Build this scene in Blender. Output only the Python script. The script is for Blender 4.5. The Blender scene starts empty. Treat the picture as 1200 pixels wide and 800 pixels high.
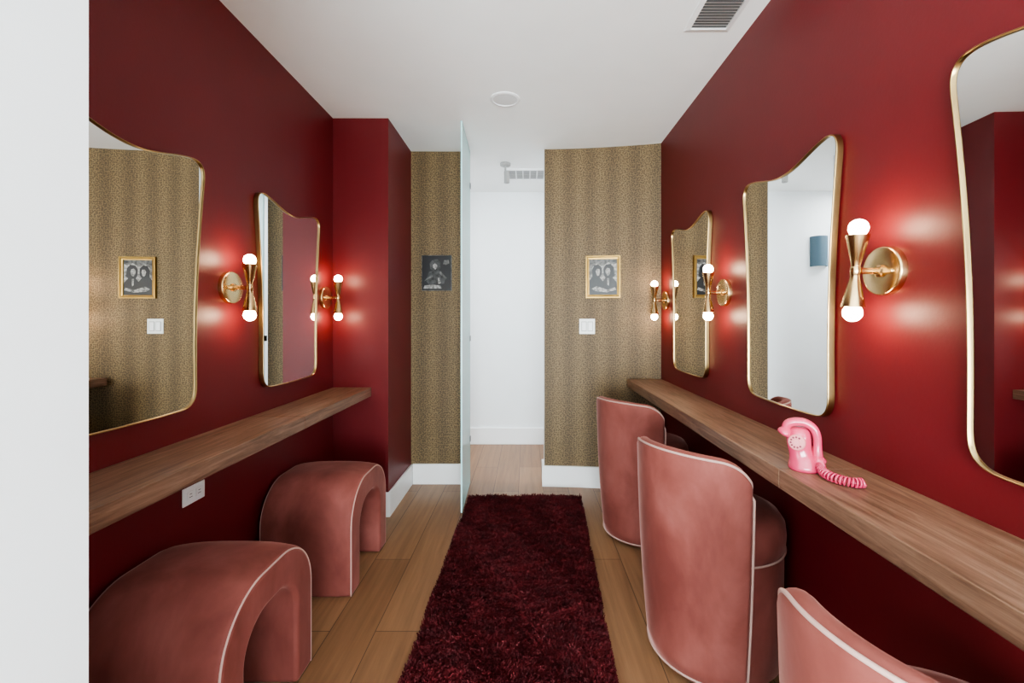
import bpy, bmesh, math, random
import numpy as np
from mathutils import Vector, Matrix
random.seed(3); rng=np.random.default_rng(5)
S=bpy.context.scene
COL=S.collection
CAMZ=1.30; CEIL=2.627; XR=1.015; XL=-1.278

# ------------------------------------------------------------------ materials
def newmat(name):
    m=bpy.data.materials.new(name); m.use_nodes=True
    nt=m.node_tree; b=nt.nodes['Principled BSDF']
    return m,nt,b
def N(nt,t,**kw):
    n=nt.nodes.new(t)
    for k,v in kw.items(): setattr(n,k,v)
    return n
def setin(n,**kw):
    for k,v in kw.items(): n.inputs[k.replace('_',' ')].default_value=v
def ramp(nt,stops,interp='LINEAR'):
    r=N(nt,'ShaderNodeValToRGB'); r.color_ramp.interpolation=interp
    e=r.color_ramp.elements
    while len(e)<len(stops): e.new(0.5)
    for i,(p,c) in enumerate(stops):
        e[i].position=p; e[i].color=(c[0],c[1],c[2],1)
    return r
def plain(name,col,rough=0.5,metal=0.0,bump=0,bscale=200,var=0.04,nscale=6,**kw):
    m,nt,b=newmat(name); L=nt.links
    tc=N(nt,'ShaderNodeTexCoord'); no=N(nt,'ShaderNodeTexNoise'); no.inputs['Scale'].default_value=nscale
    L.new(tc.outputs['Object'],no.inputs['Vector'])
    a=[max(0,c*(1-var)) for c in col]; c2=[min(1,c*(1+var)) for c in col]
    r=ramp(nt,[(0.3,a),(0.7,c2)]); L.new(no.outputs['Fac'],r.inputs['Fac'])
    L.new(r.outputs['Color'],b.inputs['Base Color'])
    b.inputs['Roughness'].default_value=rough; b.inputs['Metallic'].default_value=metal
    for k,v in kw.items(): b.inputs[k.replace('_',' ')].default_value=v
    if bump:
        n2=N(nt,'ShaderNodeTexNoise'); n2.inputs['Scale'].default_value=bscale
        L.new(tc.outputs['Object'],n2.inputs['Vector'])
        bp=N(nt,'ShaderNodeBump'); bp.inputs['Strength'].default_value=bump; bp.inputs['Distance'].default_value=0.002
        L.new(n2.outputs['Fac'],bp.inputs['Height']); L.new(bp.outputs['Normal'],b.inputs['Normal'])
    return m
M_red=plain('red_satin_paint',(0.132,0.0105,0.0130),0.45,bump=0.12,bscale=90,var=0.03,Specular_IOR_Level=0.36)
M_white=plain('white_paint',(0.82,0.84,0.85),0.55,bump=0.05,bscale=120,var=0.01)
M_ceil=plain('ceiling_paint',(0.92,0.93,0.92),0.8,var=0.01)
M_trim=plain('white_trim_paint',(0.85,0.85,0.85),0.35,var=0.01)
M_brass=plain('satin_brass',(0.66,0.46,0.24),0.25,1.0,var=0.05)
M_brassd=plain('aged_brass_frame',(0.34,0.235,0.11),0.28,1.0,var=0.05)
M_black=plain('black_metal',(0.015,0.015,0.015),0.4)
M_dark=plain('duct_shade_grey',(0.12,0.12,0.12),0.9)
M_mirror=plain('mirror_silver',(0.91,0.92,0.91),0.0,1.0,var=0.0)
M_pinkp=plain('glossy_pink_plastic',(0.60,0.055,0.125),0.15,Coat_Weight=0.4)
M_pinkl=plain('pale_pink_plastic',(0.70,0.24,0.25),0.25)
M_pinkd=plain('dark_pink_recess',(0.16,0.012,0.03),0.5)
M_pipe=plain('pale_piping_cord',(0.50,0.32,0.275),0.7)
M_plate=plain('white_plastic_plate',(0.78,0.78,0.75),0.3)
M_gap=plain('gap_grey',(0.35,0.35,0.34),0.5)
M_gold=plain('gilded_frame',(0.30,0.185,0.055),0.35,0.8,bump=0.6,bscale=150,var=0.2)
M_grey1=plain('print_dark_grey',(0.035,0.035,0.035),0.4,var=0.95,nscale=45)
M_grey2=plain('print_mid_grey',(0.09,0.088,0.083),0.4,var=0.9,nscale=38)
M_grey3=plain('print_light_grey',(0.24,0.23,0.215),0.4,var=0.8,nscale=60)
M_blk=plain('print_black',(0.006,0.006,0.007),0.4)
M_blue=plain('blue_grey_enamel',(0.065,0.12,0.16),0.5)
M_vent=plain('vent_grey_metal',(0.68,0.68,0.68),0.5)

def emis(name,col,s):
    m,nt,b=newmat(name)
    b.inputs['Base Color'].default_value=(1,1,1,1)
    b.inputs['Emission Color'].default_value=(*col,1); b.inputs['Emission Strength'].default_value=s
    return m
M_bulb=emis('frosted_bulb_glow',(1.0,0.74,0.49),54)
M_led=emis('sconce_led',(1.0,0.9,0.75),20)

def velvet():
    m,nt,b=newmat('rose_velvet'); L=nt.links
    tc=N(nt,'ShaderNodeTexCoord')
    n1=N(nt,'ShaderNodeTexNoise'); setin(n1,Scale=3.6,Detail=6,Roughness=0.55,Distortion=0.3)
    mpv=N(nt,'ShaderNodeMapping'); mpv.inputs['Scale'].default_value=(1.3,1.3,0.7)
    oi=N(nt,'ShaderNodeObjectInfo'); ad=N(nt,'ShaderNodeVectorMath'); ad.operation='ADD'
    L.new(tc.outputs['Object'],ad.inputs[0]); L.new(oi.outputs['Location'],ad.inputs[1])
    L.new(ad.outputs[0],mpv.inputs['Vector']); L.new(mpv.outputs['Vector'],n1.inputs['Vector'])
    r=ramp(nt,[(0.33,(0.155,0.040,0.032)),(0.50,(0.215,0.062,0.050)),(0.70,(0.295,0.098,0.082))])
    L.new(n1.outputs['Fac'],r.inputs['Fac']); L.new(r.outputs['Color'],b.inputs['Base Color'])
    b.inputs['Roughness'].default_value=0.7
    b.inputs['Specular IOR Level'].default_value=0.25
    b.inputs['Sheen Weight'].default_value=0.34; b.inputs['Sheen Roughness'].default_value=0.28
    b.inputs['Sheen Tint'].default_value=(1.0,0.58,0.52,1)
    n2=N(nt,'ShaderNodeTexNoise'); setin(n2,Scale=9,Detail=4)
    L.new(tc.outputs['Object'],n2.inputs['Vector'])
    bp=N(nt,'ShaderNodeBump'); setin(bp,Strength=0.3,Distance=0.008)
    L.new(n2.outputs['Fac'],bp.inputs['Height']); L.new(bp.outputs['Normal'],b.inputs['Normal'])
    return m
M_velvet=velvet()

def wood(name,c1,c2,c3,axis_scale=(14,0.9,14),rough=0.4):
    m,nt,b=newmat(name); L=nt.links
    tc=N(nt,'ShaderNodeTexCoord'); mp=N(nt,'ShaderNodeMapping'); mp.inputs['Scale'].default_value=axis_scale
    L.new(tc.outputs['Object'],mp.inputs['Vector'])
    n1=N(nt,'ShaderNodeTexNoise'); setin(n1,Scale=3.6,Detail=10,Roughness=0.7,Distortion=0.7)
    L.new(mp.outputs['Vector'],n1.inputs['Vector'])
    r=ramp(nt,[(0.34,c1),(0.5,c2),(0.66,c3)])
    L.new(n1.outputs['Fac'],r.inputs['Fac']); L.new(r.outputs['Color'],b.inputs['Base Color'])
    b.inputs['Roughness'].default_value=rough
    return m
M_walnut=wood('walnut_wood',(0.095,0.046,0.026),(0.195,0.106,0.067),(0.295,0.178,0.120))

def floor_mat():
    m,nt,b=newmat('oak_plank_floor'); L=nt.links
    tc=N(nt,'ShaderNodeTexCoord'); mp=N(nt,'ShaderNodeMapping'); mp.inputs['Rotation'].default_value=(0,0,math.radians(90))
    mp.inputs['Location'].default_value=(0.35,0.06,0)
    L.new(tc.outputs['Object'],mp.inputs['Vector'])
    br=N(nt,'ShaderNodeTexBrick'); br.offset=0.37
    setin(br,Scale=1.0,Mortar_Size=0.0018,Mortar_Smooth=0.1,Bias=0.0,Brick_Width=1.5,Row_Height=0.19)
    br.inputs['Color1'].default_value=(0.31,0.172,0.090,1); br.inputs['Color2'].default_value=(0.235,0.122,0.061,1)
    br.inputs['Mortar'].default_value=(0.07,0.035,0.018,1)
    L.new(mp.outputs['Vector'],br.inputs['Vector'])
    m2=N(nt,'ShaderNodeMapping'); m2.inputs['Scale'].default_value=(16,0.8,1)
    L.new(tc.outputs['Object'],m2.inputs['Vector'])
    n1=N(nt,'ShaderNodeTexNoise'); setin(n1,Scale=2.2,Detail=8,Roughness=0.62,Distortion=0.4)
    L.new(m2.outputs['Vector'],n1.inputs['Vector'])
    r=ramp(nt,[(0.3,(0.74,0.73,0.72)),(0.7,(1.14,1.14,1.14))]); L.new(n1.outputs['Fac'],r.inputs['Fac'])
    mx=N(nt,'ShaderNodeMix'); mx.data_type='RGBA'; mx.blend_type='MULTIPLY'; mx.inputs[0].default_value=1
    L.new(br.outputs['Color'],mx.inputs[6]); L.new(r.outputs['Color'],mx.inputs[7])
    L.new(mx.outputs[2],b.inputs['Base Color']); b.inputs['Roughness'].default_value=0.40
    return m
M_floor=floor_mat()

def leopard():
    m,nt,b=newmat('leopard_print_wallpaper'); L=nt.links
    tc=N(nt,'ShaderNodeTexCoord')
    nz=N(nt,'ShaderNodeTexNoise'); setin(nz,Scale=110,Detail=1)
    L.new(tc.outputs['Object'],nz.inputs['Vector'])
    sc=N(nt,'ShaderNodeVectorMath'); sc.operation='SCALE'; sc.inputs['Scale'].default_value=0.006
    L.new(nz.outputs['Color'],sc.inputs[0])
    ad=N(nt,'ShaderNodeVectorMath'); ad.operation='ADD'
    L.new(tc.outputs['Object'],ad.inputs[0]); L.new(sc.outputs[0],ad.inputs[1])
    mp=N(nt,'ShaderNodeMapping'); mp.inputs['Rotation'].default_value=(math.radians(90),0,0)
    L.new(ad.outputs[0],mp.inputs['Vector'])
    v=N(nt,'ShaderNodeTexVoronoi'); v.voronoi_dimensions='2D'; setin(v,Scale=80,Randomness=0.55)
    L.new(mp.outputs['Vector'],v.inputs['Vector'])
    dark=(0.064,0.040,0.018); tan=(0.190,0.128,0.058); tan2=(0.135,0.088,0.038)
    r=ramp(nt,[(0.0,tan2),(0.10,tan2),(0.16,dark),(0.33,dark),(0.42,tan),(1.0,tan)])
    L.new(v.outputs['Distance'],r.inputs['Fac'])
    wv=N(nt,'ShaderNodeTexWave'); wv.wave_type='BANDS'; wv.bands_direction='X'; setin(wv,Scale=1.9,Distortion=0.4)
    L.new(tc.outputs['Object'],wv.inputs['Vector'])
    r2=ramp(nt,[(0.0,(0.80,0.79,0.77)),(1.0,(1.12,1.12,1.10))]); L.new(wv.outputs['Fac'],r2.inputs['Fac'])
    mx=N(nt,'ShaderNodeMix'); mx.data_type='RGBA'; mx.blend_type='MULTIPLY'; mx.inputs[0].default_value=1
    L.new(r.outputs['Color'],mx.inputs[6]); L.new(r2.outputs['Color'],mx.inputs[7])
    L.new(mx.outputs[2],b.inputs['Base Color']); b.inputs['Roughness'].default_value=0.6
    return m
M_leo=leopard()

def rugmat():
    m,nt,b=newmat('burgundy_shag'); L=nt.links
    tc=N(nt,'ShaderNodeTexCoord'); n1=N(nt,'ShaderNodeTexNoise'); setin(n1,Scale=14,Detail=6,Roughness=0.7)
    L.new(tc.outputs['Object'],n1.inputs['Vector'])
    r=ramp(nt,[(0.35,(0.042,0.0030,0.005)),(0.55,(0.092,0.008,0.011)),(0.72,(0.155,0.017,0.021))])
    L.new(n1.outputs['Fac'],r.inputs['Fac']); L.new(r.outputs['Color'],b.inputs['Base Color'])
    b.inputs['Roughness'].default_value=0.7; b.inputs['Specular IOR Level'].default_value=0.25
    return m
M_rug=rugmat()
def glassmat():
    m=bpy.data.materials.new('clear_greenish_glass'); m.use_nodes=True; nt=m.node_tree; nt.nodes.clear(); L=nt.links
    o=N(nt,'ShaderNodeOutputMaterial'); t=N(nt,'ShaderNodeBsdfTransparent'); t.inputs['Color'].default_value=(0.92,0.98,0.98,1)
    g=N(nt,'ShaderNodeBsdfGlossy'); g.inputs['Roughness'].default_value=0.02
    f=N(nt,'ShaderNodeFresnel'); f.inputs['IOR'].default_value=1.08
    x=N(nt,'ShaderNodeMixShader'); L.new(f.outputs[0],x.inputs[0]); L.new(t.outputs[0],x.inputs[1]); L.new(g.outputs[0],x.inputs[2])
    d=N(nt,'ShaderNodeBsdfTranslucent'); d.inputs['Color'].default_value=(0.74,0.95,0.98,1)
    d2=N(nt,'ShaderNodeBsdfDiffuse'); d2.inputs['Color'].default_value=(0.74,0.95,0.98,1)
    a=N(nt,'ShaderNodeAddShader'); L.new(d.outputs[0],a.inputs[0]); L.new(d2.outputs[0],a.inputs[1])
    x2=N(nt,'ShaderNodeMixShader'); x2.inputs[0].default_value=0.22
    L.new(x.outputs[0],x2.inputs[1]); L.new(a.outputs[0],x2.inputs[2])
    L.new(x2.outputs[0],o.inputs['Surface']); return m
M_glass=glassmat()
M_gedge=plain('glass_edge_cyan',(0.50,0.84,0.86),0.2,var=0.02)

# ------------------------------------------------------------------ mesh helpers
def mk(name,verts,faces,mat,smooth=False,parent=None,mats=None,fm=None,bevel=0,seg=3,angle=40):
    me=bpy.data.meshes.new(name); me.from_pydata([tuple(v) for v in verts],[],[tuple(f) for f in faces])
    for mm in (mats or [mat]): me.materials.append(mm)
    if fm:
        for p,i in zip(me.polygons,fm): p.material_index=i
    bm=bmesh.new(); bm.from_mesh(me); bmesh.ops.recalc_face_normals(bm,faces=bm.faces); bm.to_mesh(me); bm.free()
    if smooth:
        for p in me.polygons: p.use_smooth=True
    ob=bpy.data.objects.new(name,me); COL.objects.link(ob)
    if parent: ob.parent=parent
    if bevel:
        md=ob.modifiers.new('bevel','BEVEL'); md.width=bevel; md.segments=seg; md.limit_method='ANGLE'; md.angle_limit=math.radians(angle)
        md.harden_normals=True
        for p in me.polygons: p.use_smooth=True
    return ob
BF=[(0,3,2,1),(4,5,6,7),(0,1,5,4),(1,2,6,5),(2,3,7,6),(3,0,4,7)] # bottom top -y +x +y -x
def boxv(x0,x1,y0,y1,z0,z1):
    return [(x0,y0,z0),(x1,y0,z0),(x1,y1,z0),(x0,y1,z0),(x0,y0,z1),(x1,y0,z1),(x1,y1,z1),(x0,y1,z1)]
def box(name,x0,x1,y0,y1,z0,z1,mat,parent=None,bevel=0,mats=None,fm=None):
    return mk(name,boxv(x0,x1,y0,y1,z0,z1),BF,mat,parent=parent,bevel=bevel,mats=mats,fm=fm)
def struct(o,label=None,cat=None):
    o['kind']='structure'
    o['label']=label or o.name.replace('_',' '); o['category']=cat or o.name.split('_')[0]
    return o
def thing(name,loc,label,cat,rotz=0,group=None):
    e=bpy.data.objects.new(name,None); e.empty_display_size=0.05; COL.objects.link(e)
    e.location=loc; e.rotation_euler=(0,0,rotz); e['label']=label; e['category']=cat
    if group: e['group']=group
    return e
def lathe_data(prof,n=48,axis='z'):
    vs=[];fs=[]
    for (r,z) in prof:
        for k in range(n):
            a=2*math.pi*k/n; vs.append((r*math.cos(a),r*math.sin(a),z))
    for i in range(len(prof)-1):
        for k in range(n):
            fs.append((i*n+k,i*n+(k+1)%n,(i+1)*n+(k+1)%n,(i+1)*n+k))
    fs.append(tuple(range(n))[::-1]); fs.append(tuple((len(prof)-1)*n+k for k in range(n)))
    if axis=='x': vs=[(z,x,y) for x,y,z in vs]
    return vs,fs
def lathe(name,prof,mat,parent=None,off=(0,0,0),n=48,axis='z',smooth=True,scale=(1,1,1)):
    v,f=lathe_data(prof,n,axis)
    v=[(a*scale[0]+off[0],b*scale[1]+off[1],c*scale[2]+off[2]) for a,b,c in v]
    o=mk(name,v,f,mat,smooth=smooth,parent=parent)
    if smooth:
        me=o.data
        me.polygons[-1].use_smooth=False; me.polygons[-2].use_smooth=False
        es=o.modifiers.new('es','EDGE_SPLIT'); es.split_angle=math.radians(50)
    return o
def sweep(path,r,sides=10,closed=False):
    P=np.array(path,float); n=len(P); rr=np.full(n,r,float) if np.isscalar(r) else np.array(r,float)
    T=np.zeros_like(P)
    for i in range(n):
        a=P[(i-1)%n] if (closed or i>0) else P[i]; b=P[(i+1)%n] if (closed or i<n-1) else P[i]
        T[i]=(b-a)/max(np.linalg.norm(b-a),1e-9)
    up=np.array([0,0,1.0]) if abs(T[0][2])<0.9 else np.array([1.0,0,0])
    u=np.cross(T[0],up); u/=np.linalg.norm(u)
    vs=[];fs=[]
    for i in range(n):
        u=u-T[i]*np.dot(u,T[i]); u/=np.linalg.norm(u); w=np.cross(T[i],u)
        for k in range(sides):
            a=2*math.pi*k/sides; vs.append(tuple(P[i]+rr[i]*(math.cos(a)*u+math.sin(a)*w)))
    m=n if closed else n-1
    for i in range(m):
        j=(i+1)%n
        for k in range(sides):
            fs.append((i*sides+k,i*sides+(k+1)%sides,j*sides+(k+1)%sides,j*sides+k))
    if not closed:
        fs.append(tuple(range(sides))[::-1]); fs.append(tuple((n-1)*sides+k for k in range(sides)))
    return vs,fs
def tube(name,path,r,mat,parent=None,sides=10,closed=False):
    v,f=sweep(path,r,sides,closed); return mk(name,v,f,mat,smooth=True,parent=parent)
def join_data(parts):
    vs=[];fs=[];fm=[]
    for i,(v,f,mi) in enumerate(parts):
        o=len(vs); vs+=list(v); fs+=[tuple(a+o for a in q) for q in f]; fm+=[mi]*len(f)
    return vs,fs,fm

# ------------------------------------------------------------------ room shell
struct(box('floor',-3.0,1.8,-2.8,4.75,-0.1,0,M_floor),'warm oak plank floor','floor')
struct(box('ceiling',-3.0,1.8,-2.8,4.75,CEIL,CEIL+0.1,M_ceil),'smooth white painted ceiling','ceiling')
struct(box('wall_right',XR,XR+0.12,0.0,3.62,0,CEIL,M_red,mats=[M_red,M_white],fm=[0,0,0,0,1,0]),'dark red satin painted wall','wall')
struct(box('wall_entry_right',XR,XR+0.12,-2.8,0.0,0,CEIL,M_white),'unseen entry side wall, white to cut red bounce','wall')  # unseen wall section, made white to cut red bounce onto the jamb
struct(box('wall_left',XL-0.12,XL,0.61,2.93,0,CEIL,M_red),'dark red satin painted wall','wall')
struct(box('wall_nook',XL-0.12,-0.913,2.93,3.51,0,CEIL,M_red),'dark red projecting wall corner','wall')
struct(box('wall_far_left',XL-0.12,-0.475,3.51,3.63,0,CEIL,M_leo,mats=[M_white,M_leo],fm=[0,0,1,0,0,0]),'leopard print papered wall beside the glass door','wall')
def polywall(name,pts,t,z0,z1,mats,front=1):
    vs=[];fs=[];fm=[];n=len(pts)
    for (x,y) in pts:
        vs+=[(x,y,z0),(x,y,z1),(x,y+t,z0),(x,y+t,z1)]
    for i in range(n-1):
        a=4*i;b=a+4
        fs+=[(a,b,b+1,a+1),(a+2,a+3,b+3,b+2),(a+1,b+1,b+3,a+3),(a,a+2,b+2,b)]; fm+=[front,0,0,0]
    fs+=[(0,1,3,2),(4*n-4,4*n-2,4*n-1,4*n-3)]; fm+=[0,0]
    return mk(name,vs,fs,None,mats=mats,fm=fm)
def farY(x):
    t=(x-0.14)/0.875
    return 3.465-0.12*max(t,0)**1.7
pts=[(0.14+0.875*i/24,farY(0.14+0.875*i/24)) for i in range(25)]
w=polywall('wall_far_right',pts,0.14,0,CEIL,[M_white,M_leo]); struct(w,'gently curved leopard print papered wall','wall')
struct(box('wall_hall',-3.0,1.8,4.63,4.75,0,CEIL,M_white),'plain white hallway wall','wall')
struct(box('wall_hall_left',-3.0,-2.88,3.0,4.63,0,CEIL,M_white),'white hallway end wall','wall')
struct(box('wall_hall_right',1.68,1.8,3.0,4.63,0,CEIL,M_white),'white hallway end wall','wall')
struct(box('wall_hall_front_left',-2.88,XL-0.12,3.51,3.63,0,CEIL,M_white),'white hallway wall','wall')
struct(box('wall_hall_front_right',XR+0.12,1.68,3.46,3.62,0,CEIL,M_white),'white hallway wall','wall')
struct(box('wall_near',-2.2,-0.6,0.488,0.608,0,CEIL,M_white,mats=[M_white,M_red],fm=[0,0,0,0,1,0]),'white painted wall end at the entry','wall')
struct(box('wall_entry_left',-2.2,-2.08,-2.7,0.488,0,CEIL,M_white),'unseen entry side wall, white to cut red bounce','wall')
struct(box('wall_back',-2.2,XR,-2.8,-2.68,0,CEIL,M_white),'white entry back wall','wall')
struct(box('baseboard_nook',-0.913,-0.897,2.93,3.494,0,0.16,M_trim,bevel=0.003),'white baseboard','baseboard')
struct(box('baseboard_nook_end',-0.945,-0.897,2.914,2.93,0,0.16,M_trim,bevel=0.003),'white baseboard return','baseboard')
struct(box('baseboard_far_left',-0.897,-0.475,3.494,3.51,0,0.16,M_trim,bevel=0.003),'white baseboard','baseboard')
bp=[(0.122,farY(0.14)-0.018)]+[(x,y-0.018) for x,y in pts]
bb=polywall('baseboard_far_right',bp,0.018,0,0.16,[M_trim],0); struct(bb,'white baseboard following the curved wall','baseboard')
struct(box('baseboard_opening',0.124,0.14,3.465,3.62,0,0.16,M_trim),'white baseboard at the opening','baseboard')
struct(box('baseboard_hall',-2.88,1.68,4.612,4.63,0,0.17,M_trim,bevel=0.003),'white hallway baseboard','baseboard')

# ------------------------------------------------------------------ glass door
gd=thing('glass_door',(-0.449,3.50,0),'frameless full-height clear glass door standing open','door',rotz=math.radians(1.7))
mk('glass_panel',boxv(-0.005,0.005,-0.545,0.0,0.012,CEIL-0.006),BF,None,parent=gd,mats=[M_glass,M_gedge],fm=[1,1,1,0,1,0])
for z in (0.36,1.15,2.35):
    h=box('hinge',-0.022,0.009,-0.022,0.010,z-0.022,z+0.022,M_black,parent=gd,bevel=0.003)

# ------------------------------------------------------------------ shelves
ZT=CAMZ-0.449; ZB=ZT-0.058
s1=thing('floating_shelf',(0,0,ZB),'long walnut floating vanity shelf along the wall holding a phone','shelf',group='walnut vanity shelves')
def sbox(name,x0,x1,y0,y1,par):
    return box(name,x0,x1,y0,y1,0,ZT-ZB,M_walnut,parent=par,bevel=0.0025)
sbox('board',0.758,XR,1.335,3.335,s1); sbox('board',0.758,XR,-0.65,1.332,s1)
s2=thing('floating_shelf',(0,0,ZB),'walnut floating vanity shelf above two ottomans','shelf',group='walnut vanity shelves')
sbox('board',XL,-1.025,2.052,2.93,s2); sbox('board',XL,-1.025,0.612,2.05,s2)

# ------------------------------------------------------------------ mirrors
def mirror_outline(off=0.0,n=360):
    a,b=0.320,0.272; top=0.610; bot=-0.331
    P=[]
    for t in np.linspace(0,1,90,endpoint=False):
        u=-a+2*a*t; q=abs(u)/a
        P.append((u,top-0.056*(0.5+0.5*math.cos(math.pi*min(1,q*1.12)))))
    def wd(t): return a+(b-a)*t-0.020*math.sin(math.pi*t)
    for t in np.linspace(0,1,110,endpoint=False):
        P.append((wd(t),top+(bot-top)*t))
    for t in np.linspace(0,1,80,endpoint=False):
        u=b-2*b*t; P.append((u,bot-0.006*(1-(abs(u)/b)**2)))
    for t in np.linspace(0,1,110,endpoint=False):
        tt=1-t; P.append((-wd(tt),top+(bot-top)*tt))
    P=np.array(P)
    def resample(P):
        Q=np.vstack([P,P[:1]]); d=np.r_[0,np.cumsum(np.linalg.norm(np.diff(Q,axis=0),axis=1))]
        s=np.linspace(0,d[-1],n,endpoint=False)
        return np.c_[np.interp(s,d,Q[:,0]),np.interp(s,d,Q[:,1])],d[-1]/n
    R,step=resample(P)
    for hw in (0.070,0.026):
        half=int(hw/step); k=np.arange(-half,half+1)
        R=sum(np.roll(R,ki,axis=0) for ki in k)/len(k)
    R,_=resample(R)
    T=np.roll(R,-1,axis=0)-np.roll(R,1,axis=0); T/=np.linalg.norm(T,axis=1)[:,None]
    Nn=np.c_[T[:,1],-T[:,0]]
    return R+Nn*off
def mirror(name,y,side,label,rot=0,out=0):
    e=thing(name,((XL+out) if side>0 else (XR-out),y,CAMZ),label,'mirror',rotz=(0 if side>0 else math.pi)+rot,group='brass vanity mirrors')
    prof=[(0.0,0.002),(0.0,0.020),(0.0008,0.0235),(0.0026,0.025),(0.0042,0.0240),(0.0050,0.021),(0.0050,0.012)]
    vs=[];fs=[];n=360
    for off,x in prof:
        for (u,v) in mirror_outline(off): vs.append((x,u,v))
    for i in range(len(prof)-1):
        for k in range(n):
            fs.append((i*n+k,i*n+(k+1)%n,(i+1)*n+(k+1)%n,(i+1)*n+k))
    mk('frame',vs,fs,M_brassd,smooth=True,parent=e)
    o=mirror_outline(0.0045)
    vs=[(0.017,u,v) for u,v in o]+[(0.004,u,v) for u,v in o]
    fs=[tuple(range(n)),tuple(range(n,2*n))[::-1]]
    mk('mirror_glass',vs,fs,M_mirror,parent=e)
    return e
mirror('wall_mirror',1.41,1,'brass-framed shield-shaped mirror reflecting leopard print wall',rot=math.radians(-0.9),out=0.004)
mirror('wall_mirror',2.385,1,'brass-framed shield-shaped mirror between two brass sconces')
mirror('wall_mirror',0.73,-1,'large brass-framed shield-shaped mirror over the shelf',rot=math.radians(-1.3),out=0.006)
mirror('wall_mirror',1.725,-1,'brass-framed shield-shaped mirror between two sconces, behind the phone',rot=math.radians(-0.4),out=0.001)
mirror('wall_mirror',2.73,-1,'brass-framed shield-shaped mirror beside the leopard print wall')

# ------------------------------------------------------------------ sconces
def sconce_build(loc,rotz):
    e=thing('wall_sconce',loc,'brass hourglass wall sconce with two glowing globe bulbs','lamp',rotz=rotz,group='brass wall sconces')
    lathe('mounting_plate',[(0.069,0.0),(0.069,0.014),(0.067,0.019),(0.064,0.020),(0.03,0.020),(0.001,0.020)],M_brass,e,axis='x',n=72)
    a=lathe_data([(0.009,0.019),(0.009,0.078),(0.001,0.078)],24,'x')
    c=lathe_data([(0.017,0.019),(0.017,0.026),(0.011,0.030),(0.001,0.030)],32,'x')
    v,f,fm=join_data([(a[0],a[1],0),(c[0],c[1],0)]); mk('arm',v,f,M_brass,smooth=False,parent=e)
    for yy in (0.042,-0.042):
        lathe('screw',[(0.006,0.019),(0.006,0.024),(0.004,0.027),(0.001,0.027)],M_brass,e,off=(0,yy,0),n=20,axis='x')
    X=0.090
    lathe('joint',[(0.0115,-0.012),(0.0128,-0.010),(0.0128,0.010),(0.0115,0.012)],M_brass,e,off=(X,0,0))
    for s in (1,-1):
        v,f=lathe_data([(0.0105,0.011),(0.0140,0.032),(0.0147,0.033),(0.0288,0.098),(0.0295,0.100),(0.0283,0.1005),(0.0273,0.098),(0.011,0.03)],48)
        v=[(x+X,y,z*s) for x,y,z in v]
        o=mk('lamp_shade',v,f,M_brass,smooth=True,parent=e); es=o.modifiers.new('es','EDGE_SPLIT'); es.split_angle=math.radians(45)
        pr=[]
        for i in range(17):
            t=-math.pi/2+math.pi*i/16; pr.append((max(0.0243*math.cos(t),0.0005) if t>-1.2 else 0.012,0.1185+0.0243*math.sin(t)))
        v,f=lathe_data(pr,32); v=[(x+X,y,z*s) for x,y,z in v]
        mk('bulb',v,f,M_bulb,smooth=True,parent=e)
    return e
def copy_thing(e,loc,rotz):
    c=e.copy(); COL.objects.link(c); c.location=loc; c.rotation_euler=(0,0,rotz)
    for ch in list(e.children):
        k=ch.copy(); k.parent=c; COL.objects.link(k)
    return c
ZS=CAMZ+0.136
sc0=sconce_build((XR,1.248,ZS),math.pi)
for (x,y,r) in [(XR,2.26,math.pi),(XR,3.21,math.pi),(XL,1.905,0),(XL,2.80,0)]:
    copy_thing(sc0,(x,y,ZS),r)
sc0.rotation_euler=(math.radians(-5.5),0,math.pi)
sc0['label']='brass hourglass wall sconce, slightly tilted, with two glowing globe bulbs'

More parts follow.
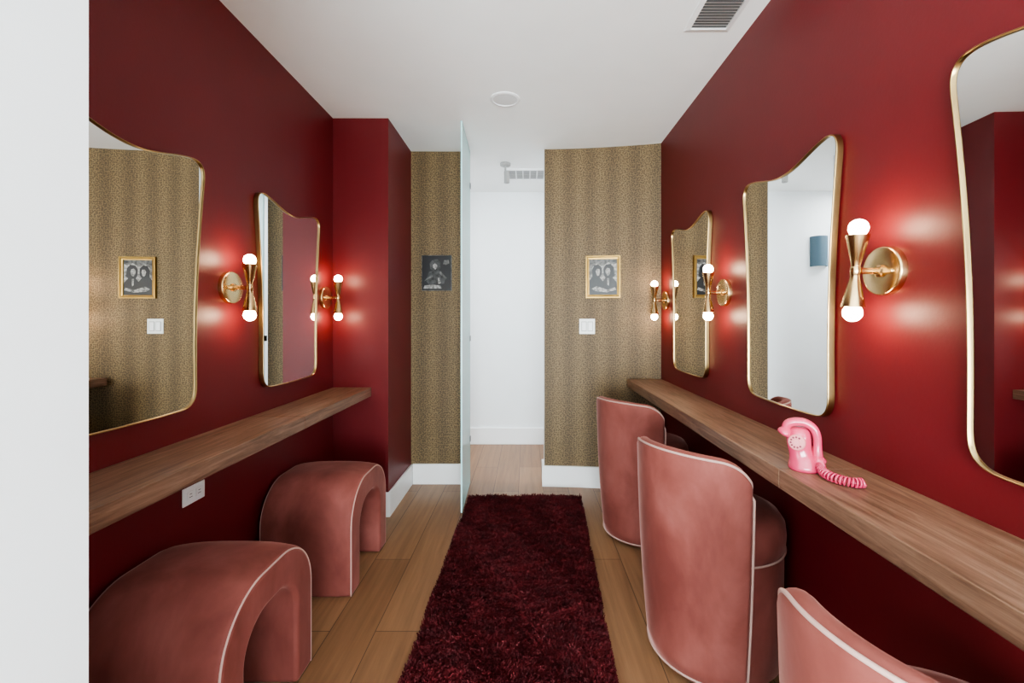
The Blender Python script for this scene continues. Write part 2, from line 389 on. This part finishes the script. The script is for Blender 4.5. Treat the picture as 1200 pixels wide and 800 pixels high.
# ------------------------------------------------------------------ barrel chairs
def Rz(z): return 0.243+0.047*min(1,max(0,z/0.8))**0.8
def chair_build(loc,rotz,label):
    e=thing('barrel_chair',loc,label,'chair',rotz=rotz,group='rose velvet barrel chairs')
    th=math.radians(62); t=0.055; rc=0.12; n=96
    ss=np.linspace(0,1,n+1)
    phis=-th+2*th*(0.75*(0.5-0.5*np.cos(math.pi*ss))+0.25*ss)
    phis[0]=-th; phis[-1]=th
    vs=[];fs=[];tops=[]
    for ph in phis:
        s=(th-abs(ph))*0.29
        h=0.837-0.022*(abs(ph)/th)**2
        q=1.0 if s>=rc else (1-(1-s/rc)**2.1)**(1/2.1)
        zt=h-rc*0.85*(1-q)
        tt=t if s>=0.022 else t*math.sqrt(max(0.06,1-(1-s/0.022)**2))
        mid=-t/2
        sec=[]
        for k in range(15):
            z=0.022+(zt-tt/2-0.022)*k/14; sec.append((Rz(z)+mid+tt/2+0.006*math.sin(math.pi*z/0.8),z))
        for k in range(1,8):
            a=math.pi*k/8; sec.append((Rz(zt)+mid+tt/2*math.cos(a),zt-tt/2+tt/2*math.sin(a)))
        for k in range(15):
            z=0.022+(zt-tt/2-0.022)*(14-k)/14; sec.append((Rz(z)+mid-tt/2,z))
        M=len(sec); ang=math.pi+ph
        for r,z in sec: vs.append((r*math.cos(ang),r*math.sin(ang),z))
        tops.append((ph,zt,tt))
    for i in range(n):
        for k in range(M-1):
            fs.append((i*M+k,i*M+k+1,(i+1)*M+k+1,(i+1)*M+k))
        fs.append((i*M+M-1,i*M,(i+1)*M,(i+1)*M+M-1))
    fs.append(tuple(range(M))); fs.append(tuple(n*M+k for k in range(M))[::-1])
    mk('backrest',vs,fs,M_velvet,smooth=True,parent=e)
    path=[]
    def P(ph,r,z): a=math.pi+ph; return (r*math.cos(a),r*math.sin(a),z)
    zc=tops[0][1]
    for z in np.linspace(0.022,zc-0.02,30): path.append(P(-th,Rz(z)-0.008+0.006*math.sin(math.pi*z/0.8),z))
    for ph,zt,tt in tops: path.append(P(ph,Rz(zt)-0.5*(t-tt)-0.006,zt-0.009 if tt>0.05 else zt-0.006))
    for z in np.linspace(zc-0.02,0.022,30): path.append(P(th,Rz(z)-0.008+0.006*math.sin(math.pi*z/0.8),z))
    tube('piping',path,0.0043,M_pipe,e,8)
    path=[P(ph,Rz(0.03)+0.001,0.03) for ph in np.linspace(-th,th,60)]
    tube('piping',path,0.0038,M_pipe,e,8)
    lathe('base',[(0.228,0.02),(0.236,0.03),(0.240,0.2),(0.242,0.42),(0.238,0.44)],M_velvet,e,off=(0.012,0,0),n=64)
    lathe('seat',[(0.235,0.440),(0.246,0.455),(0.250,0.50),(0.246,0.540),(0.228,0.568),(0.19,0.580),(0.10,0.586),(0.001,0.588)],M_velvet,e,off=(0.012,0,0),n=64)
    path=[(0.012+0.2465*math.cos(a),0.2465*math.sin(a),0.447) for a in np.linspace(-2.15,2.15,70)]
    tube('piping',path,0.0036,M_pipe,e,8)
    lathe('plinth',[(0.19,0.0),(0.19,0.021)],M_black,e,off=(0.01,0,0),smooth=False)
    return e
ch=chair_build((0.737,1.76,0),math.radians(33),'rose velvet barrel chair with pale piping, back to the rug')
c=copy_thing(ch,(0.722,2.72,0),math.radians(37)); c['label']='rose velvet barrel chair beside the leopard print wall'
c=copy_thing(ch,(0.735,0.715,0),math.radians(29)); c['label']='rose velvet barrel chair tucked under the walnut shelf'

# ------------------------------------------------------------------ arch ottomans
def densify(o):
    r=[]
    for a,b in zip(o[:-1],o[1:]):
        m=max(1,int(math.dist(a,b)/0.02))
        for k in range(m): r.append((a[0]+(b[0]-a[0])*k/m,a[1]+(b[1]-a[1])*k/m))
    r.append(o[-1]); return r
def arch_profile(L,H,R,tl,tt,ri,n=16):
    o=[(0,0),(0,0.1),(0,0.2)]
    for i in range(n+1):
        a=math.pi-math.pi/2*i/n; o.append((R+R*math.cos(a),H-R+R*math.sin(a)))
    for i in range(n+1):
        a=math.pi/2-math.pi/2*i/n; o.append((L-R+R*math.cos(a),H-R+R*math.sin(a)))
    o+=[(L,0.2),(L,0.1),(L,0)]
    i_=[(L-tl,0),(L-tl,0.1),(L-tl,0.2)]
    for i in range(n+1):
        a=math.pi/2*i/n; i_.append((L-tl-ri+ri*math.cos(a),H-tt-ri+ri*math.sin(a)))
    for i in range(n+1):
        a=math.pi/2+math.pi/2*i/n; i_.append((tl+ri+ri*math.cos(a),H-tt-ri+ri*math.sin(a)))
    i_+=[(tl,0.2),(tl,0.1),(tl,0)]
    return o,i_
def stool_build(loc,label):
    e=thing('arched_ottoman',loc,label,'stool',group='rose velvet arched ottomans')
    L,H,W=0.51,0.512,0.435
    o,i=arch_profile(L,H,0.195,0.11,0.115,0.12)
    n=len(o); vs=[]; cols=14
    for c in range(cols+1):
        x=W*c/cols; q=1-abs(2*c/cols-1)**3; puff=0.016*q
        for (y,z) in o:
            dy=(y-L/2)/(L/2); vs.append((x,y+puff*dy*(1 if z>0 else 0.3),z+(puff*max(0,(z-0.2)/0.32) if z>0 else 0)))
        for (y,z) in i: vs.append((x,y,z))
    K=2*n; fs=[]
    for c in range(cols):
        for k in range(n-1):
            fs.append((c*K+k,c*K+k+1,(c+1)*K+k+1,(c+1)*K+k))
            fs.append((c*K+n+k,c*K+n+k+1,(c+1)*K+n+k+1,(c+1)*K+n+k))
        fs.append((c*K+n-1,c*K+n,(c+1)*K+n,(c+1)*K+n-1))
        fs.append((c*K+K-1,c*K,(c+1)*K,(c+1)*K+K-1))
    for c in (0,cols):
        for k in range(n-1):
            fs.append((c*K+k,c*K+k+1,c*K+K-2-k,c*K+K-1-k))
    mk('upholstery',vs,fs,M_velvet,parent=e,bevel=0.018,seg=5,angle=55)
    for x in (0.005,W-0.005):
        tube('piping',[(x,y+(0.004 if y<L/2 else -0.004),max(z,0.005)-(0.004 if z>0.3 else 0)) for y,z in densify(o)],0.0033,M_pipe,e,8)
    return e
st=stool_build((-1.250,2.07,0),'rose velvet arched ottoman with pale piping, beside the wall corner')
c=copy_thing(st,(-1.250,1.18,0),0); c['label']='rose velvet arched ottoman with pale piping, under the shelf'

# ------------------------------------------------------------------ rug
rg=thing('shag_rug',(0,0,0),'deep burgundy shag runner rug on the wood floor','rug')
def XLf(v): return -0.412-0.045*v
def XRf(v): return 0.390-0.110*v
def rugpt(u,v): return XLf(v)+(XRf(v)-XLf(v))*u, 3.22-2.45*v
cor=[rugpt(0,0),rugpt(1,0),rugpt(1,1),rugpt(0,1)]
vs=[(x,y,0.001) for x,y in cor]+[(x,y,0.012) for x,y in cor]
mk('backing',vs,[(0,1,2,3),(4,5,6,7),(0,1,5,4),(1,2,6,5),(2,3,7,6),(3,0,4,7)],M_rug,parent=rg)
nb=180000
u=rng.random(nb); v=rng.random(nb)**0.9
y=3.22-2.45*v; xl=XLf(v); xr=XRf(v); x=xl+(xr-xl)*u
cl=0.5+0.5*np.sin(x*55+2*np.sin(y*31))*np.sin(y*47+1.7*np.sin(x*37))
ang=rng.random(nb)*2*np.pi; lean=0.006+0.018*rng.random(nb); h=0.016+0.010*rng.random(nb)+0.014*cl
bias=2.0*np.pi*(0.5+0.5*np.sin(x*9+y*5))
tx=x+lean*np.cos(ang)+0.008*np.cos(bias); ty=y+lean*np.sin(ang)+0.008*np.sin(bias)
tx=np.clip(tx,xl-0.007,xr+0.007); ty=np.minimum(ty,3.228)
w=0.0027; a2=rng.random(nb)*np.pi; dx=w*np.cos(a2); dy=w*np.sin(a2)
V=np.empty((nb,4,3)); V[:,0]=np.c_[x-dx,y-dy,np.full(nb,0.010)]; V[:,1]=np.c_[x+dx,y+dy,np.full(nb,0.010)]
V[:,2]=np.c_[tx+dx*0.7,ty+dy*0.7,h]; V[:,3]=np.c_[tx-dx*0.7,ty-dy*0.7,h]
me=bpy.data.meshes.new('pile'); me.vertices.add(nb*4); me.vertices.foreach_set('co',V.ravel())
me.loops.add(nb*4); me.loops.foreach_set('vertex_index',np.arange(nb*4,dtype=np.int32))
me.polygons.add(nb); me.polygons.foreach_set('loop_start',np.arange(0,nb*4,4,dtype=np.int32))
try: me.polygons.foreach_set('loop_total',np.full(nb,4,dtype=np.int32))
except Exception: pass
me.update(); me.validate(); me.materials.append(M_rug)
po=bpy.data.objects.new('pile',me); COL.objects.link(po); po.parent=rg; po['kind']='stuff'

# ------------------------------------------------------------------ pink telephone
PHL=(0.828,1.335,ZT); PHR=math.radians(-28)
ph=thing('telephone',PHL,'glossy pink retro telephone with coiled cord on the shelf','telephone',rotz=PHR)
def ring_loft(name,rings,mat,par,n=40,p=2.3):
    vs=[];fs=[]
    for (cx,cy,cz,rx,ry) in rings:
        for k in range(n):
            a=2*math.pi*k/n; c_,s_=math.cos(a),math.sin(a)
            rr=(abs(c_)**p+abs(s_)**p)**(-1/p)
            vs.append((cx+rx*rr*c_,cy+ry*rr*s_,cz))
    m=len(rings)
    for i in range(m-1):
        for k in range(n): fs.append((i*n+k,i*n+(k+1)%n,(i+1)*n+(k+1)%n,(i+1)*n+k))
    fs.append(tuple(range(n))[::-1]); fs.append(tuple((m-1)*n+k for k in range(n)))
    return mk(name,vs,fs,mat,smooth=True,parent=par)
ring_loft('body',[(0.006,0,0,0.040,0.042),(0.006,0,0.006,0.043,0.045),(0.006,0,0.016,0.042,0.042),(0.003,0,0.030,0.036,0.035),(-0.002,0,0.046,0.032,0.030),
  (-0.006,0,0.066,0.032,0.030),(-0.008,0,0.090,0.033,0.030),(-0.008,0,0.106,0.031,0.028),(-0.007,0,0.118,0.025,0.023),(-0.006,0,0.124,0.015,0.014),(-0.006,0,0.126,0.004,0.004)],M_pinkp,ph)
dm=Matrix.Translation((-0.014,-0.0275,0.084))@Matrix.Rotation(math.radians(-16),4,'Z')@Matrix.Rotation(math.radians(82),4,'X')
v,f=lathe_data([(0.023,-0.004),(0.023,0.004),(0.020,0.007),(0.010,0.007),(0.009,0.009),(0.001,0.009)],36)
mk('dial',[tuple(dm@Vector(q)) for q in v],f,M_pinkl,smooth=False,parent=ph)
hp=[]
for k in range(9):
    a=math.radians(60+k*32); vv,ff=lathe_data([(0.0030,0.0065),(0.0030,0.0076)],12)
    hp.append(([tuple(dm@Vector((q[0]+0.0148*math.cos(a),q[1]+0.0148*math.sin(a),q[2]))) for q in vv],ff,0))
v,f,fm=join_data(hp); mk('finger_holes',v,f,M_pinkd,parent=ph)
path=[];rad=[]
ctrl=[(-0.042,0.116,0.012),(-0.036,0.132,0.0130),(-0.017,0.1405,0.0130),(0.007,0.140,0.0125),(0.028,0.127,0.0120),(0.038,0.104,0.0115),(0.0395,0.080,0.0115),(0.0395,0.058,0.0130),(0.040,0.042,0.014)]
C=np.array(ctrl)
for t in np.linspace(0,len(C)-1,49):
    i=min(int(t),len(C)-2); s=t-i
    p0=C[max(i-1,0)];p1=C[i];p2=C[i+1];p3=C[min(i+2,len(C)-1)]
    q=0.5*((2*p1)+(-p0+p2)*s+(2*p0-5*p1+4*p2-p3)*s*s+(-p0+3*p1-3*p2+p3)*s**3)
    path.append((q[0],-0.006,q[1])); rad.append(q[2])
v,f=sweep(path,rad,18); hs=[(v,f,0)]
for (cx,cz,ry,sc) in ((-0.042,0.110,math.radians(28),1.0),(0.040,0.036,math.radians(-12),1.0)):
    mt=Matrix.Translation((cx,-0.008,cz))@Matrix.Rotation(ry,4,'Y')
    vv,ff=lathe_data([(0.001,-0.013),(0.016,-0.0125),(0.0205,-0.009),(0.021,-0.004),(0.018,0.002),(0.012,0.010),(0.004,0.018)],28)
    hs.append(([tuple(mt@(Vector(q)*sc)) for q in vv],ff,0))
v,f,fm=join_data(hs); mk('handset',v,f,M_pinkp,smooth=True,parent=ph)
inv=(Matrix.Translation(PHL)@Matrix.Rotation(PHR,4,'Z')).inverted()
CP=np.array([[0.858,1.296,ZT+0.024],[0.846,1.270,ZT+0.016],[0.842,1.236,ZT+0.0140],[0.852,1.202,ZT+0.0140],[0.872,1.182,ZT+0.0140],[0.894,1.180,ZT+0.0140]])
def cr(t):
    t=t*(len(CP)-1); i=min(int(t),len(CP)-2); s=t-i
    p0=CP[max(i-1,0)];p1=CP[i];p2=CP[i+1];p3=CP[min(i+2,len(CP)-1)]
    return 0.5*((2*p1)+(-p0+p2)*s+(2*p0-5*p1+4*p2-p3)*s*s+(-p0+3*p1-3*p2+p3)*s**3)
path=[];turns=18;nn=turns*18
for i in range(nn+1):
    t=i/nn; c_=cr(t); T=cr(min(t+0.01,1))-cr(max(t-0.01,0)); T/=np.linalg.norm(T)
    A=np.cross(T,[0,0,1.0]); A/=np.linalg.norm(A); B=np.cross(A,T)
    a=2*math.pi*turns*t; path.append(tuple(inv@Vector(c_+0.0110*(math.cos(a)*A+math.sin(a)*B))))
tube('cord',path,0.0028,M_pinkp,ph,7)

# ------------------------------------------------------------------ pictures
def ell(cx,cz,rx,rz,y,n=24,rot=0):
    c,s=math.cos(rot),math.sin(rot)
    vs=[(cx+rx*math.cos(2*math.pi*k/n)*c-rz*math.sin(2*math.pi*k/n)*s,y,cz+rx*math.cos(2*math.pi*k/n)*s+rz*math.sin(2*math.pi*k/n)*c) for k in range(n)]
    return vs,[tuple(range(n))]
def rect(x0,x1,z0,z1,y): return [(x0,y,z0),(x1,y,z0),(x1,y,z1),(x0,y,z1)],[(0,1,2,3)]
def poly(pts,y): return [(a,y,b) for a,b in pts],[tuple(range(len(pts)))]
def frame_mesh(w,h,fw,fd,mat,par):
    vs=[];fs=[];prof=[(0,0),(0,-fd),(fw*0.4,-fd*1.0),(fw*0.55,-fd*0.7),(fw,-fd*0.6),(fw,0)]
    for off,y in prof:
        a=w/2-off;b=h/2-off; vs+=[(-a,y,-b),(a,y,-b),(a,y,b),(-a,y,b)]
    for i in range(len(prof)-1):
        for k in range(4): fs.append((i*4+k,i*4+(k+1)%4,(i+1)*4+(k+1)%4,(i+1)*4+k))
    return mk('frame',vs,fs,mat,parent=par)
px=0.590; py=farY(px)
slope=(farY(px+0.1)-farY(px-0.1))/0.2
pf=thing('framed_photograph',(px,py-0.004,CAMZ+0.326),'gold-framed black and white photograph of two people','picture',rotz=math.atan(slope))
W_,H_=0.262,0.325
frame_mesh(W_,H_,0.026,0.022,M_gold,pf)
y0=-0.004
parts=[(*rect(-0.110,0.110,-0.140,0.140,y0),3),
 (*poly([(-0.110,0.140),(-0.110,-0.02),(-0.085,0.02),(-0.082,0.075),(-0.050,0.105),(0.0,0.085),(0.040,0.112),(0.085,0.095),(0.110,0.110),(0.110,0.140)],y0-0.0002),2),
 (*poly([(-0.082,0.000),(-0.084,0.055),(-0.066,0.092),(-0.034,0.096),(-0.010,0.070),(-0.008,0.020),(-0.030,-0.01)],y0-0.0010),0),
 (*poly([(-0.050,0.018),(-0.056,0.045),(-0.046,0.064),(-0.028,0.062),(-0.022,0.040),(-0.030,0.014),(-0.040,0.008)],y0-0.0014),3),
 (*poly([(-0.110,-0.140),(-0.106,-0.030),(-0.080,0.006),(-0.030,0.002),(0.005,-0.040),(0.010,-0.140)],y0-0.0012),0),
 (*poly([(-0.02,-0.140),(-0.012,-0.050),(0.016,-0.008),(0.070,-0.004),(0.102,-0.040),(0.110,-0.140)],y0-0.0016),0),
 (*poly([(0.006,0.015),(0.002,0.060),(0.020,0.094),(0.056,0.100),(0.082,0.072),(0.086,0.010),(0.060,-0.02),(0.02,-0.01)],y0-0.0018),0),
 (*poly([(0.020,0.030),(0.018,0.052),(0.030,0.070),(0.050,0.066),(0.056,0.044),(0.048,0.016),(0.034,0.008)],y0-0.0022),3),
 (*poly([(0.030,-0.010),(0.048,-0.010),(0.044,-0.070),(0.034,-0.060)],y0-0.0022),3),
 (*poly([(-0.085,-0.090),(-0.050,-0.070),(0.030,-0.098),(0.092,-0.080),(0.100,-0.100),(0.030,-0.118),(-0.060,-0.108)],y0-0.0025),3)]
v,f,fm=join_data(parts)
mk('print',v,f,None,parent=pf,mats=[M_blk,M_grey1,M_grey2,M_grey3],fm=fm)
pl=thing('picture',(-0.709,3.51,CAMZ+0.365),'unframed dark black and white photograph print on leopard wallpaper','picture')
box('backing',-0.118,0.118,-0.012,0,-0.140,0.140,M_grey2,parent=pl,bevel=0.002)
y0=-0.0125
parts=[(*rect(-0.114,0.114,-0.136,0.136,y0),0),
 (*poly([(-0.050,0.030),(-0.055,0.075),(-0.030,0.105),(0.010,0.108),(0.034,0.080),(0.032,0.035),(0.005,0.01)],y0-0.0005),1),
 (*poly([(-0.026,0.040),(-0.028,0.062),(-0.014,0.076),(0.004,0.068),(0.006,0.046),(-0.008,0.026)],y0-0.001),3),
 (*poly([(-0.085,-0.06),(-0.060,0.010),(-0.02,0.024),(0.035,0.015),(0.070,-0.03),(0.060,-0.085),(-0.06,-0.09)],y0-0.0007),1),
 (*poly([(0.020,0.0),(0.030,0.012),(0.082,-0.040),(0.072,-0.054)],y0-0.001),2),
 (*poly([(-0.096,-0.066),(-0.088,-0.050),(-0.035,-0.016),(-0.030,-0.032)],y0-0.001),2),
 (*poly([(0.050,0.070),(0.060,0.100),(0.095,0.104),(0.100,0.076),(0.075,0.062)],y0-0.001),2),
 (*poly([(-0.104,-0.124),(-0.094,-0.098),(-0.03,-0.092),(0.032,-0.100),(0.040,-0.122)],y0-0.001),3),
 (*poly([(0.010,-0.04),(0.022,-0.036),(0.034,-0.082),(0.014,-0.088)],y0-0.0012),3)]
v,f,fm=join_data(parts)
mk('print',v,f,None,parent=pl,mats=[M_blk,M_grey1,M_grey2,M_grey3],fm=fm)

# switch + outlet
sx=0.470; sy=farY(sx)
sw=thing('light_switch',(sx,sy-0.001,CAMZ-0.055),'white double rocker light switch on leopard wallpaper','switch',rotz=math.atan((farY(sx+.05)-farY(sx-.05))/.1))
box('plate',-0.060,0.060,-0.007,0,-0.059,0.059,M_plate,parent=sw,bevel=0.003)
for xx in (-0.024,0.024):
    box('rocker_surround',xx-0.020,xx+0.020,-0.0078,-0.006,-0.038,0.038,M_gap,parent=sw)
    box('rocker',xx-0.016,xx+0.016,-0.012,-0.006,-0.033,0.033,M_trim,parent=sw,bevel=0.002)
ol=thing('power_outlet',(XL,1.70,0.634),'white horizontal power outlet below the shelf','outlet')
box('plate',0,0.006,-0.056,0.056,-0.034,0.034,M_trim,parent=ol,bevel=0.003)
for yy in (-0.022,0.022):
    box('socket',0.005,0.009,yy-0.016,yy+0.016,-0.016,0.016,M_trim,parent=ol,bevel=0.002)
    box('socket_slots',0.0088,0.0094,yy-0.008,yy+0.008,-0.006,-0.004,M_black,parent=ol)
    box('socket_slots',0.0088,0.0094,yy-0.006,yy+0.006,0.005,0.007,M_black,parent=ol)

# ceiling items
def vent(name,x,y,w,l,label,n=9,border=0.022,void=None):
    e=thing(name,(x,y,CEIL),label,'vent')
    vs=[];fs=[];prof=[(0,0),(0.002,-0.006),(border,-0.010),(border,0)]
    for off,z in prof:
        a=w/2-off;b=l/2-off; vs+=[(-a,-b,z),(a,-b,z),(a,b,z),(-a,b,z)]
    for i in range(3):
        for k in range(4): fs.append((i*4+k,i*4+(k+1)%4,(i+1)*4+(k+1)%4,(i+1)*4+k))
    mk('frame',vs,fs,M_trim,parent=e)
    box('duct_shade_sheet',-w/2+border,w/2-border,-l/2+border,l/2-border,-0.0015,-0.0005,void or M_dark,parent=e)  # flat sheet; the shade inside the duct is put into its colour
    ps=[]
    for i in range(n):
        yy=-l/2+border+(l-2*border)*(i+0.5)/n; hw=(l-2*border)/n*0.30
        a=w/2-border
        ps.append(([(-a,yy-hw,-0.010),(a,yy-hw,-0.010),(a,yy+hw,-0.006),(-a,yy+hw,-0.006)],[(0,1,2,3)],0))
    if w>0.3:
        for i in range(1,5):
            xx=-w/2+border+(w-2*border)*i/5
            ps.append((boxv(xx-0.004,xx+0.004,-l/2+border,l/2-border,-0.012,-0.004),BF,0))
    v,f,fm=join_data(ps); mk('louvers',v,f,M_trim,parent=e)
    return e
vent('ceiling_vent',0.825,1.84,0.205,0.40,'white ceiling air vent with louvers over a shade-coloured sheet',n=20)
vent('ceiling_vent',-0.0,4.06,0.36,0.30,'white hallway ceiling air vent',n=6,void=M_gap)
sp=thing('ceiling_speaker',(-0.129,2.675,CEIL),'round white recessed ceiling speaker','speaker')
lathe('trim_ring',[(0.090,0.0),(0.090,-0.004),(0.084,-0.008),(0.074,-0.008),(0.072,-0.003),(0.071,0)],M_trim,sp)
lathe('grille',[(0.0725,-0.001),(0.0725,-0.004),(0.001,-0.005)],M_vent,sp)
tl=thing('ceiling_spotlight',(-0.18,3.78,CEIL),'small white adjustable ceiling spotlight in hallway','lamp')
lathe('canopy',[(0.045,0.0),(0.045,-0.018),(0.040,-0.022),(0.001,-0.022)],M_gap,tl)
lathe('stem',[(0.008,-0.02),(0.008,-0.075)],M_gap,tl)
lathe('lamp_head',[(0.018,-0.065),(0.024,-0.070),(0.024,-0.165),(0.020,-0.167),(0.001,-0.160)],M_gap,tl,off=(0.012,0,0))

hs_=thing('hallway_sconce',(-0.99,4.63,CAMZ+0.70),'blue-grey half-cylinder wall light on white hallway wall','lamp')
vs=[];fs=[];n=24
for z in (-0.155,0.155):
    for r in (0.085,0.078):
        for k in range(n+1):
            a=math.pi+math.pi*k/n; vs.append((r*math.cos(a),r*math.sin(a)*1.0,z))
K=n+1
for k in range(n):
    fs+=[(k,k+1,2*K+k+1,2*K+k),(K+k,K+k+1,3*K+k+1,3*K+k),(k,k+1,K+k+1,K+k),(2*K+k,2*K+k+1,3*K+k+1,3*K+k)]
mk('lamp_shade',vs,fs,M_blue,smooth=False,parent=hs_)
lathe('bulb',[(0.001,-0.04),(0.02,-0.03),(0.026,0),(0.02,0.03),(0.001,0.04)],M_led,hs_,off=(0,-0.04,0))

# ------------------------------------------------------------------ lights
def area(name,loc,rot,sx,sy,e,col):
    l=bpy.data.lights.new(name,'AREA'); l.shape='RECTANGLE'; l.size=sx; l.size_y=sy; l.energy=e; l.color=col
    o=bpy.data.objects.new(name,l); COL.objects.link(o); o.location=loc; o.rotation_euler=rot; return o
area('entry_fill',(-0.2,-2.6,1.25),(math.radians(110),0,0),2.2,2.2,365,(0.86,0.96,1.0))  # added fill light behind the camera, tilted up; no window is modelled
area('hall_downlight',(-1.6,4.1,CEIL-0.03),(0,0,0),1.0,0.6,20,(0.95,0.98,1.0))  # unseen area light put in to brighten the hallway, no fixture modelled
area('hall_downlight_east',(0.9,4.1,CEIL-0.03),(0,0,0),0.8,0.6,13,(0.95,0.98,1.0))  # second unseen area light added for the hallway
w=bpy.data.worlds.new('world'); S.world=w; w.use_nodes=True
w.node_tree.nodes['Background'].inputs[0].default_value=(0.8,0.85,0.9,1); w.node_tree.nodes['Background'].inputs[1].default_value=0.3

# ------------------------------------------------------------------ camera
cd=bpy.data.cameras.new('camera'); co=bpy.data.objects.new('camera',cd); COL.objects.link(co)
co.location=(0,0,CAMZ); co.rotation_euler=(math.radians(90),0,0)
cd.sensor_width=36; cd.lens=36*520/1200; cd.shift_x=-17/1200; cd.shift_y=-26/1200; cd.clip_start=0.02
S.camera=co
S.view_settings.view_transform='AgX'
S.view_settings.look='AgX - Medium High Contrast'
S.view_settings.exposure=0.75
